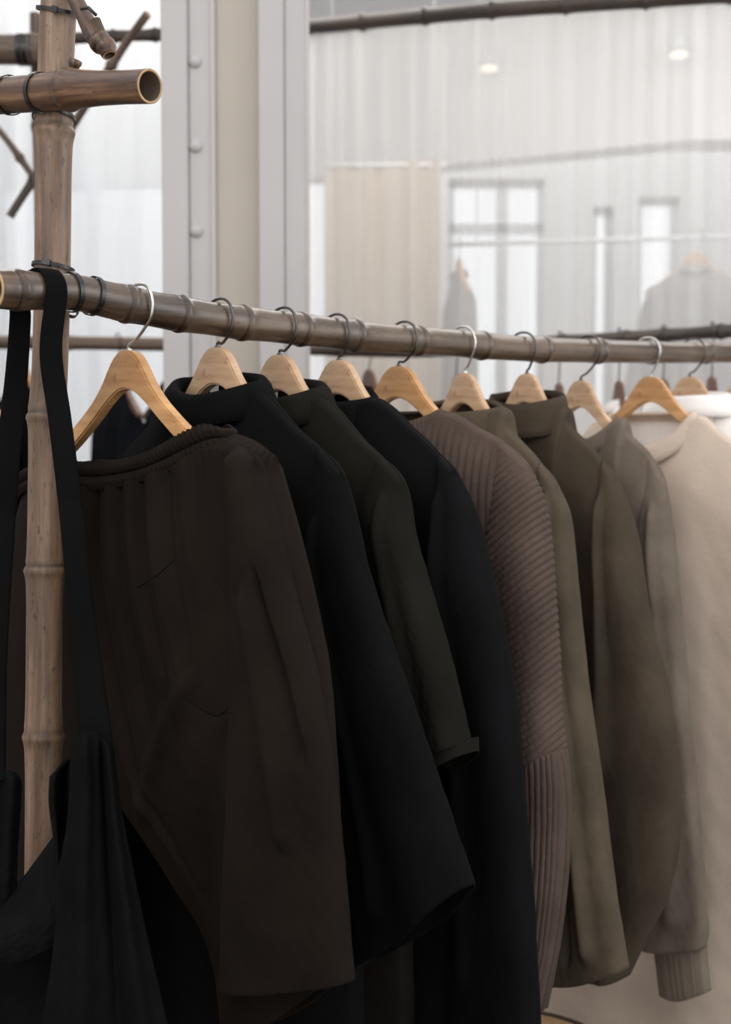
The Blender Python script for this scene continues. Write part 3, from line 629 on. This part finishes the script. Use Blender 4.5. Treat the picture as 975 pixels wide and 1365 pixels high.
# ---- 7: olive-brown jacket
r7, pl, un, za = shirt(7, 'olive_jacket', 'olive-brown jacket with stand-up collar and full balloon sleeve', 'jacket', M['olive2'],
    [(758, 574), (795, 608), (821, 641)], [(821, 641), (845, 715), (864, 825), (892, 930), (903, 1040), (904, 1135), (888, 1200), (864, 1248), (838, 1300)], (800, 1300),
    [(803, 690), (808, 780), (800, 900), (793, 1000), (795, 1180)], .62, .24, .040, .046, 61, neck_u=.085, neck_mid=.02, split=.78,
    fold_s=[folds(101, 5, 0.011, (.5, 1.8), .5, .2), ridge(.35, .03, .25, .6, .10, 0.0180)])
collar('collar', pl, un, za - .074, .086, .052, STAND_COLLAR, M['olive2'], r7, .010, .028, lean=-.004)
# ---- 8: taupe sweatshirt
r8, pl, un, za = shirt(8, 'taupe_sweatshirt', 'taupe sweatshirt whose ribbed cuff hangs lowest beside the cream top', 'sweatshirt', M['taupe'],
    [(838, 592), (866, 614), (886, 645)], [(886, 645), (897, 720), (912, 850), (925, 990), (935, 1100), (945, 1235), (942, 1262)], (866, 1262),
    [(860, 720), (866, 850), (868, 1000), (862, 1150)], .66, .235, .040, .038, 71, neck_u=.095, neck_drop=.080, neck_mid=.052, split=.60,
    fold_s=[folds(111, 4, 0.008, (.5, 1.6), .3, .15), ridge(.62, .05, .62, .97, .16, 0.0150), ridge(.25, .25, .35, .95, .10, -0.0120)], bots=.9)
collar('neckband', pl, un, za - .086, .094, .040, CREW, M['taupe'], r8, .004, .052, dipf=.046)
pillow('cuff', pl, pl.uvs([(878, 1258), (905, 1262), (941, 1258)]), pl.uvs([(886, 1322), (915, 1328), (947, 1320)]), pl.uvs([(878, 1258), (882, 1290), (886, 1322)]), pl.uvs([(941, 1258), (943, 1290), (947, 1320)]), .026, M['taupe'], r8, 160, 24, th_top=.028, cap=False, w0=-.006,
    rib=lambda s, v, sd: .0006 * np.sin(2 * np.pi * 60 * s))
# ---- 9: long cream top
r9, pl, un, za = shirt(9, 'cream_long_top', 'long cream crew-neck top reaching below the picture at the right', 'top', M['cream'],
    [(962, 588), (992, 606), (1016, 640)], [(1016, 640), (1035, 760), (1050, 900), (1060, 1050), (1062, 1200)], (1015, 1205),
    [(995, 760), (1000, 900), (1006, 1050)], .12, .34, .050, .036, 81, neck_u=.105, neck_drop=.088, neck_mid=.072, split=.7, fold_b=[folds(83, 6, 0.032, (2, 6), .25, .2)])
collar('neckband', pl, un, za - .092, .108, .052, [(.003, -.016), (.001, -.003), (-.004, .012), (-.011, .022), (-.015, .024), (-.018, .018)], M['cream'], r9, .004, .074, dipf=.004)
back_yoke(pl, un, za - .092, .108, .052, .13, M['white'], r9)  # light on the inner back is put into the colour: white, not cream
# ---- 10, 11: white garments at the right edge
r10, pl, un, za = shirt(10, 'white_shirt', 'white collared shirt behind the cream top', 'shirt', M['white'],
    [(985, 575), (1020, 600), (1045, 640)], [(1045, 640), (1062, 760), (1075, 900), (1085, 1050), (1090, 1200)], (1035, 1205), [(1022, 760), (1030, 900)], .5, .25, .045, .036, 91)
collar('collar', pl, un, za - .070, .084, .052, SHIRT_COLLAR, M['white'], r10, .010, .012)
r11, pl, un, za = shirt(11, 'white_blouse', 'white top at the very right edge, last on the rail', 'top', M['white'],
    [(1050, 580), (1080, 605), (1105, 640)], [(1105, 640), (1115, 760), (1125, 900), (1130, 1200)], (1085, 1205), [(1080, 760)], .5, .24, .045, .036, 93)
collar('neckband', pl, un, za - .080, .090, .05, CREW, M['white'], r11, .004, .02)

# ---- 1: dark elastic-waist trousers (wide cropped legs)
pl, un, za, C = HK[1]
tr1 = empty('elastic_waist_trousers', (C[0], C[1], .6), 'very dark brown wide trousers with gathered elastic waist and slanted pocket', 'trousers')
U = pl.uvs
wt = [(28, 640), (60, 622), (105, 614), (160, 616), (215, 606), (260, 580), (287, 566), (303, 572)]    # top edge of the waistband
wb = [(30, 668), (60, 652), (105, 648), (160, 652), (215, 642), (260, 624), (300, 604), (318, 594)]
def gath(s, v, sd): return .0023 * np.sin(2 * np.pi * 60 * s + 1.5 * np.sin(9 * s)) * (.6 + .4 * np.sin(37 * s)) - .0045 * np.exp(-((v - .5) / .05) ** 2) + .0035 * np.exp(-((v - .25) / .16) ** 2) + .0035 * np.exp(-((v - .75) / .16) ** 2)
pillow('waistband', pl, U(wt), U(wb), U([wt[0], wb[0]]), U([wt[-1], wb[-1]]), .036, M['pants'], tr1, 700, 40, th_top=.034, rib=gath, cap=False, exp=.8)
def pleats(s, v, sd):
    o = 0
    for c, a, wd, ln in ((.06, .005, .014, .4), (.13, -.005, .014, .5), (.19, .007, .016, .8), (.23, -.006, .016, .8), (.32, .006, .02, .55), (.36, -.006, .014, .5), (.43, .006, .014, .5), (.47, -.006, .014, .5), (.54, .006, .018, .45), (.60, -.004, .016, .4), (.68, .004, .02, .35)):
        o = o + a * np.exp(-((s - c - .05 * v) / wd) ** 2) * np.clip(1 - v / ln, 0, 1) ** .8
    return -o * (sd > 0) * -1 + o * 0 if False else np.where(sd < 0, -o * 1.9, o * .5)
def finepl(s, v, sd): return .0022 * np.sin(2 * np.pi * 40 * s + 2 * np.sin(13 * s)) * np.exp(-(v / .07)) 
crotch = (150, 1035)
legR = pillow('trouser_leg', pl, U([(100, 646), (160, 650), (215, 640), (260, 622), (300, 600), (335, 606), (369, 630)]), U([(304, 1385), (360, 1366), (410, 1334), (446, 1307)]),
    U([(100, 646), (106, 760), (120, 900), crotch, (210, 1135), (284, 1256), (304, 1385)]), U([(369, 630), (384, 690), (410, 800), (430, 900), (442, 1040), (448, 1170), (446, 1307)]),
    .056, M['pants'], tr1, 300, 300, bot=.45, th_top=.036, cap=True, v_in=.22, exp=.75, fold=[pleats, finepl, folds(5, 4, 0.010, (.6, 2.2), .5, .3), ridge(.62, .35, .12, .62, .05, 0.0105), ridge(.75, .45, .25, .80, .05, -0.0075)])
over = pillow('side_drape', pl, U([(345, 610), (357, 616), (370, 631)]), U([(331, 1299), (410, 1303), (496, 1296)]), U([(345, 610), (352, 700), (350, 850), (343, 1000), (336, 1150), (331, 1299)]),
    U([(370, 631), (388, 700), (411, 800), (434, 880), (460, 1010), (480, 1150), (496, 1296)]), .036, M['pants'], tr1, 150, 240, th_top=.030, cap=True, w0=-.034, exp=.8, v_in=.2,
    fold=[folds(6, 4, 0.010, (.4, 1.4), .3, .3), ridge(.62, .22, .74, .75, .06, 0.0150), ridge(.80, .18, .90, .60, .04, -0.0120)])
legL = pillow('trouser_leg', pl, U([(30, 664), (60, 650), (130, 648)]), U([(-40, 1400), (40, 1420), (120, 1400)]), U([(30, 664), (20, 720), (8, 850), (-8, 1000), (-25, 1200), (-40, 1400)]),
    U([(130, 648), (135, 800), (150, 1000), (140, 1200), (120, 1400)]), .05, M['pants'], tr1, 90, 90, th_top=.034, cap=False, w0=.012, exp=.8)
patch('pocket', legR, [(180, 782), (205, 768), (236, 742)], [(238, 925), (290, 955), (322, 922)], [(180, 782), (184, 830), (205, 890), (238, 925)], [(236, 742), (290, 780), (318, 850), (322, 922)], M['pants'], tr1, 50, .0010, .0014)
tag(seam_line('pocket_seam', legR, [(182, 784), (205, 770), (237, 743)], M['black'], tr1, .0009, off=.0016))
seam_line('side_seam', legR, [(125, 665), (128, 800), (140, 930), (152, 1030)], M['black'], tr1)
seam_line('crease_seam', over, [(340, 1285), (410, 1290), (492, 1284)], M['black'], tr1, .0006)

# ================================================================== BLACK APRON DRESS hanging on the rail end by two straps
def cloth_panel(name, T, B, L, Rr, dT, dB, mat, parent, n=110, th=.006, fold=(), fold_amp=1.0, edge=.0):
    """free-hanging cloth: pixel Coons patch at given depths (top, bottom), with real folds and thickness"""
    g = np.linspace(0, 1, n); V_, S_ = np.meshgrid(g, g, indexing='ij'); q = coons(T, B, L, Rr, S_, V_)
    d = dT + (dB - dT) * V_
    for f in fold: d = d - f(S_, V_)
    P = np.array([[wp(q[i, j, 0], q[i, j, 1], d[i, j]) for j in range(n)] for i in range(n)])
    o = link(name, npmesh(name, P.reshape(-1, 3), grid_faces(n, n, False)), mat, parent)
    md = o.modifiers.new('cloth', 'SOLIDIFY'); md.thickness = th; md.offset = 0; return o
A0 = rail(62)
apron = empty('apron_dress', (-.42, 1.42, .5), 'black apron dress hanging by two long flat straps from the left end of the rail', 'dress')
def ribbon(name, pts, wid, mat, parent, wdir=None, th=.0035, n=140):
    """flat strap along world points; wid (list) across, wdir the across direction"""
    p = crv(np.array(pts), n); w = np.interp(np.linspace(0, 1, n), np.linspace(0, 1, len(wid)), wid); t = np.gradient(p, axis=0); t /= np.linalg.norm(t, axis=1, keepdims=True)
    a = np.array([wdir] * n, float) if np.ndim(wdir) == 1 else crv(np.array(wdir, float), n)
    a = a - t * np.sum(a * t, 1)[:, None]; a /= np.linalg.norm(a, axis=1, keepdims=True); nn = np.cross(t, a); V = []; m = 9
    for side in (-1, 1):
        for k in range(m):
            x = -1 + 2 * k / (m - 1); kk = k if side < 0 else m - 1 - k; x = -1 + 2 * kk / (m - 1)
            bul = (1 - x * x) * .3 + .7; V.append(p + a * (w[:, None] * x / 2) + nn * side * th / 2 * bul)
    V = np.stack(V, 1).reshape(-1, 3); return link(name, npmesh(name, V, grid_faces(n, 2 * m)), mat, parent)
rn = np.array([RD[0], RD[1], 0]) / np.linalg.norm(RD)                       # along the rail
un_ = np.array([math.cos(RANG), math.sin(RANG), 0])                        # across the rail, toward the viewer
c0 = rail(59); rr_ = .0265
def around(c, a, r=rr_): return c + un_ * r * math.cos(a) + np.array([0, 0, 1.]) * r * math.sin(a)
pts = [around(c0, R(190)), around(c0, R(150)), around(c0, R(110)), around(c0, R(70)), around(c0, R(30)), around(c0, R(-8), .028)]
def depth_of(p): return p[1]
f0 = pts[-1]; d0 = f0[1]
pts += [wp(68, 470, d0 - .005), wp(80, 560, d0 - .015), wp(97, 700, d0 - .04), wp(110, 830, d0 - .065), wp(122, 930, d0 - .085), wp(130, 1010, d0 - .10), wp(134, 1050, d0 - .105)]
ribbon('strap', pts, [.026, .027, .027, .028, .028, .028, .028, .029, .030, .032, .034, .038, .042], M['dress'], apron, [rn] * 4 + [rn * .8 + np.array([.5, 0, 0])] * 3 + [(1, -.15, 0)] * 6)
c1 = rail(44)
pts = [around(c1, R(60)), around(c1, R(100)), around(c1, R(140)), around(c1, R(172)), around(c1, R(198), .028)]
pts = [around(c0, R(60), .0262), around(c0, R(110), .0262), around(c0 * .6 + c1 * .4, R(150), .0275), around(c1, R(185), .029)]
d1 = pts[-1][1]
pts += [wp(27, 425, d1), wp(22, 500, d1 - .0), wp(12, 600, d1 - .02), wp(4, 700, d1 - .04), wp(-6, 850, d1 - .08), wp(-14, 1010, d1 - .10), wp(-16, 1040, d1 - .11)]
ribbon('strap', pts, [.027, .027, .028, .029, .029, .029, .029, .029, .030, .034, .04], M['dress'], apron, [rn] * 4 + [(1, .25, 0)] * 7)
def fw(seed, amp, f=(1, 3), sl=.4):
    g = folds(seed, 5, amp, f, sl, .02, .5); return lambda s, v: g(s, v, np.ones_like(s))
def rdg(s0, s1, wd, amp, va=0, vb=1): return lambda s, v: amp * np.exp(-((s - (s0 + (s1 - s0) * v)) / wd) ** 2) * sstep((v - va) / .1 + .3) * sstep((vb - v) / .1 + .3)
cloth_panel('front_panel', [(96, 985), (125, 975), (152, 1000)], [(38, 1460), (140, 1480), (246, 1460)], [(96, 985), (92, 1080), (82, 1150), (68, 1290), (38, 1460)], [(152, 1000), (164, 1090), (178, 1160), (200, 1265), (246, 1460)], d0 - .12, d0 - .20, M['dress'], apron, 120, .004,
    [fw(1, .010), rdg(.28, .30, .10, .016), rdg(.62, .62, .07, -.012), rdg(.82, .80, .08, .014)])
cloth_panel('bib_edge', [(68, 1036), (84, 1018), (104, 1000)], [(78, 1180), (88, 1190), (100, 1190)], [(68, 1036), (67, 1070), (72, 1110), (78, 1180)], [(104, 1000), (100, 1060), (96, 1120), (100, 1190)], d0 - .10, d0 - .12, M['dress'], apron, 60, .004,
    [rdg(.12, .12, .12, .012), rdg(.55, .55, .25, -.03)])
cloth_panel('side_fold', [(-30, 1230), (30, 1172), (84, 1100)], [(-40, 1275), (20, 1282), (78, 1258)], [(-30, 1230), (-40, 1275)], [(84, 1100), (84, 1180), (78, 1258)], d0 - .08, d0 - .16, M['dress'], apron, 80, .004, [fw(4, .008), lambda s, v: .03 * np.sin(np.pi * v)])
cloth_panel('back_panel', [(-60, 1200), (20, 1180), (100, 1180)], [(-60, 1480), (20, 1480), (120, 1480)], [(-60, 1200), (-60, 1480)], [(100, 1180), (120, 1480)], d0 - .06, d0 - .10, M['dress'], apron, 70, .004, [fw(5, .012)])
cloth_panel('bib_edge', [(-50, 1030), (-20, 1018), (26, 1034)], [(-60, 1260), (-30, 1240), (20, 1200)], [(-50, 1030), (-60, 1260)], [(26, 1034), (28, 1050), (24, 1120), (20, 1200)], d0 - .07, d0 - .09, M['dress'], apron, 60, .004, [fw(6, .008), rdg(.85, .8, .1, .012)])

# ================================================================== BACKGROUND RACKS AND THEIR CLOTHES
def coat(px, ny, d, ang, mat, name, label, cat, wood, hlabel, length=.95, hw=.20, sh=.14, zrod=None, flare=.26, th=.05, neck=.045, seed=0, group=None, hlen=.06):
    C = wp(px, ny, d); C = np.array([C[0], C[1], zrod if zrod else C[2]]); pl = Plane(C[:2], ang)
    hanger(C, ang, hlen, 0, hlabel, 'gun', wood, group='hangers on the racks behind'); za = C[2] - hlen
    root = empty(name, (C[0], C[1], za - length), label, cat)
    T = [(-hw, za - sh - .01), (-.10, za - .095), (-neck, za - .062), (0, za - .075), (neck, za - .062), (.10, za - .095), (hw, za - sh - .01)]
    pillow('body', pl, T, [(-flare, za - length), (0, za - length), (flare, za - length)], [T[0], (-hw - .01, za - .4), (-flare, za - length)], [T[-1], (hw + .01, za - .4), (flare, za - length)], th, mat, root, 70, 60, fold=[folds(seed, 6, .016, (1.5, 5), .4, .2)], cap=False)
    for sg in (-1, 1):
        T2 = [(sg * (hw - .05), za - sh + .015), (sg * hw, za - sh - .01)]; B2 = [(sg * (hw - .01), za - .62), (sg * (hw + .10), za - .60)]
        L2 = [T2[0], B2[0]]; R2 = [T2[1], (sg * (hw + .05), za - .35), B2[1]]
        if sg < 0: T2, B2, L2, R2 = T2[::-1], B2[::-1], R2, L2
        pillow('sleeve', pl, T2, B2, L2, R2, .04, mat, root, 48, 40, th_top=.012)
    collar('collar', pl, 0, za - .068, neck + .02, .04, CREW, mat, root, .004, .012)
    return root
# left rack, behind the post
lr = empty('bamboo_rack', (-1.35, 3.55, 0), 'far bamboo rack behind the post with crossed sticks and one long low rail', 'clothes rack')
lo = pxpath([(-260, 452, 3.9), (-20, 456, 3.85), (95, 457, 3.85), (218, 459, 3.85), (300, 461, 3.9)])
bamboo('rail', lo, .0215, M['old_bamboo'], lr, [.15 + .33 * k for k in range(6)], seed=21, dens=.008, cut=(True, True))
up = pxpath([(-300, 60, 3.4), (0, 66, 3.45), (62, 66, 3.45)]); bamboo('upper_rail', up, .040, M['old_bamboo'], lr, [arc_at(up, up[2]) - .04, .2], seed=22, dens=.008, cut=(True, True))
up2 = pxpath([(-40, 62, 3.52), (100, 51, 3.55), (216, 46, 3.6), (300, 42, 3.6)]); bamboo('upper_pole', up2, .0165, M['dark_bamboo'], lr, [arc_at(up2, wp(206, 46, 3.59)), arc_at(up2, wp(150, 48, 3.57))], seed=23, dens=.006)
st = pxpath([(47, 18, 3.5), (50, 240, 3.5), (50, 470, 3.86)]); st = [st[0], np.array([st[0][0] + .01, 3.5, 1.4]), np.array([st[0][0] + .01, 3.5, 0])]
bamboo('post', st, .016, M['old_bamboo'], lr, [.3, .7, 1.1, 1.5, 1.9], seed=24, dens=.008, cut=(True, False))
s1 = pxpath([(197, 18, 3.45), (165, 62, 3.5), (102, 160, 3.6), (60, 228, 3.6)]); bamboo('branch', s1, .0125, M['old_bamboo'], lr, [arc_at(s1, wp(150, 88, 3.52))], seed=25, dens=.006, cut=(True, True))
s2 = pxpath([(-70, 100, 3.6), (0, 175, 3.6), (46, 238, 3.6)]); bamboo('branch', s2, .0105, M['old_bamboo'], lr, [.1, .3], seed=26, dens=.006)
s3 = pxpath([(50, 232, 3.6), (30, 262, 3.6), (13, 289, 3.6)]); bamboo('branch', s3, .0125, M['dark_bamboo'], lr, [.02], seed=27, dens=.004, cut=(False, True))
for k_, (c_, ax) in enumerate(((wp(36, 66, 3.45), (1, 0, 0)), (wp(28, 66, 3.45), (1, 0, 0)), (wp(42, 66, 3.45), (1, 0, 0)))): cable('cable_tie', c_, ax, .0415, .0415, (0, 0, 1), M['tie'], lr, .012, head=False)
ZR = float(lo[2][2])
coat(157, 457, 3.85, R(-62), M['navy'], 'navy_coat', 'blue-black coat on the far rack, seen between the first hanger arms', 'coat', 'hang_dark', 'dark hanger in the blue-black coat on the far rack', seed=3, hw=.155, flare=.22, zrod=ZR)
coat(28, 456, 3.85, R(-48), M['black'], 'black_coat', 'black coat on the far rack at the left edge, beside the post', 'coat', 'hang', 'wooden hanger in the black coat at the left edge', seed=4, zrod=ZR)
coat(-40, 456, 3.85, R(-50), M['black'], 'black_coat', 'black coat on the far rack, cut by the left edge of the picture', 'coat', 'hang', 'wooden hanger in the black coat cut by the left edge', seed=5, zrod=ZR)
coat(232, 459, 3.85, R(-55), M['navy'], 'navy_coat', 'blue-black coat on the far rack, mostly behind the column', 'coat', 'hang_dark', 'dark hanger partly hidden by the column', seed=6, hw=.16, flare=.2, zrod=ZR)
coat(492, 466, 3.85, R(-70), M['black'], 'black_coat', 'small glimpse of a black coat between the fourth and fifth hangers', 'coat', 'hang_dark', 'dark hanger above the black coat glimpsed between the fourth and fifth hangers', seed=7, hw=.15, flare=.2, zrod=float(wp(492, 466, 3.85)[2]))
# right rack: dark pole above the main rail
rr2 = empty('bamboo_rack', (1.1, 3.9, 0), 'far rack with a dark thin pole behind the right half of the main rail', 'clothes rack')
ro = pxpath([(320, 464, 4.0), (410, 466, 3.95), (540, 469, 3.85), (620, 466, 3.78), (700, 458, 3.7), (800, 452, 3.6), (900, 446, 3.5), (975, 441, 3.42), (1150, 430, 3.25)])
bamboo('rail', ro, .0185, M['dark_bamboo'], rr2, [arc_at(ro, wp(*q)) for q in ((455, 467, 3.92), (750, 453, 3.65), (835, 450, 3.57), (885, 447, 3.52), (960, 442, 3.43))], seed=31, dens=.006)
for e_ in (ro[0], ro[-1]): bamboo('post', [(e_[0], e_[1] + .04, e_[2] + .1), (e_[0], e_[1] + .04, 0)], .02, M['dark_bamboo'], rr2, [.3, .8, 1.2], seed=32, dens=.01)
def rz(px): 
    q = crv(ro, 400); k = np.argmin(np.abs(q[:, 0] / q[:, 1] * F + CX - px)); return q[k]
def edge_on(q, off): return math.atan2(q[1], q[0]) - math.pi + R(off)
for k_, (px, m_, nm, lb, ct, hl) in enumerate((
    (608, None, '', '', '', 'empty dark hanger seen edge-on left of the sixth hanger'),
    (746, 'cream', 'cream_blouse', 'cream blouse on the far rack under the seventh and eighth hangers', 'blouse', 'dark hanger edge-on behind the seventh hanger'),
    (826, 'white', 'white_blouse', 'white blouse on the far rack seen under the ninth hanger', 'blouse', 'dark hanger edge-on behind the eighth hanger'),
    (885, 'white', 'white_blouse', 'white blouse on the far rack behind the neck of the cream top', 'blouse', 'dark hanger edge-on behind the ninth hanger'),
    (950, 'white', 'white_blouse', 'white blouse on the far rack at the right edge', 'blouse', 'dark hanger edge-on behind the tenth hanger'))):
    q = rz(px)
    if m_: coat(px, 455, q[1], edge_on(q, 10 if k_ != 3 else 16), M[m_], nm, lb, ct, 'hang_dark', hl, zrod=float(q[2]), seed=40 + k_, hw=.15, flare=.16, length=.6, hlen=.12)
    else: hanger(q, edge_on(q, 9), .08, 0, hl, 'gun', 'hang_dark', 'hangers on the racks behind')
# two grey garments displayed high up beyond the sheer curtain
M['grey'] = fabric('grey_wool', (120, 118, 118), .9, 600)
h0, h1 = wp(596, 300, 5.6), wp(1120, 350, 5.3); h0[2] = h1[2] = 2.22
dr = empty('display_rail', h0, 'thin high rail beyond the sheer curtain carrying the grey garments', 'rail')
tube('rod', [h0 - [.0, 0, 0], h1], .010, framem, dr)
for q in (h0 + (h1 - h0) * .08, h1): tube('cord', [q, (q[0], q[1], 3.75)], .003, framem, dr, 6)
for px, an, nm, lb, hl in ((612, -84, 'grey_coat', 'grey coat hanging high beyond the sheer curtain, beside the beige cloth', 'pale hanger of the grey coat beside the beige cloth'), (928, -25, 'grey_coat', 'broad grey coat seen hazily through the sheer curtain at the right', 'pale hanger of the hazy grey coat at the right')):
    q = wp(px, 340, 5.6); t_ = (q[0] - h0[0]) / (h1[0] - h0[0]); q = h0 + (h1 - h0) * t_
    coat(px, 340, float(q[1]), R(an), M['grey'], nm, lb, 'coat', 'hang', hl, zrod=2.22, seed=61, hw=.2, flare=.24, length=.9)
# round wooden stool under the clothes
st = empty('round_stool', (.26, 2.15, 0), 'round wooden stool top peeping out under the hanging clothes', 'stool')
wood_st = wood_mat('stool_wood', (150, 112, 76), (198, 160, 118)); rimm = plain('stool_rim_dark', (58, 42, 30), .5)
zc = float(wp(720, 1352, 2.3)[2]); 
tube('seat', [(.26, 2.15, zc - .03), (.26, 2.15, zc)], .165, wood_st, st, 64, smooth=False)
g = np.linspace(0, 2 * np.pi, 80, endpoint=False); V, Fc = sweep(np.c_[.26 + .168 * np.cos(g), 2.15 + .168 * np.sin(g), np.full(80, zc - .008)], .011, 12, closed=True); link('rim', npmesh('rim', V, Fc), rimm, st)
for k_ in range(4):
    a_ = R(45 + 90 * k_); tube('leg', [(.26 + .11 * math.cos(a_), 2.15 + .11 * math.sin(a_), zc - .03), (.26 + .16 * math.cos(a_), 2.15 + .16 * math.sin(a_), 0)], .014, wood_st, st, 16)
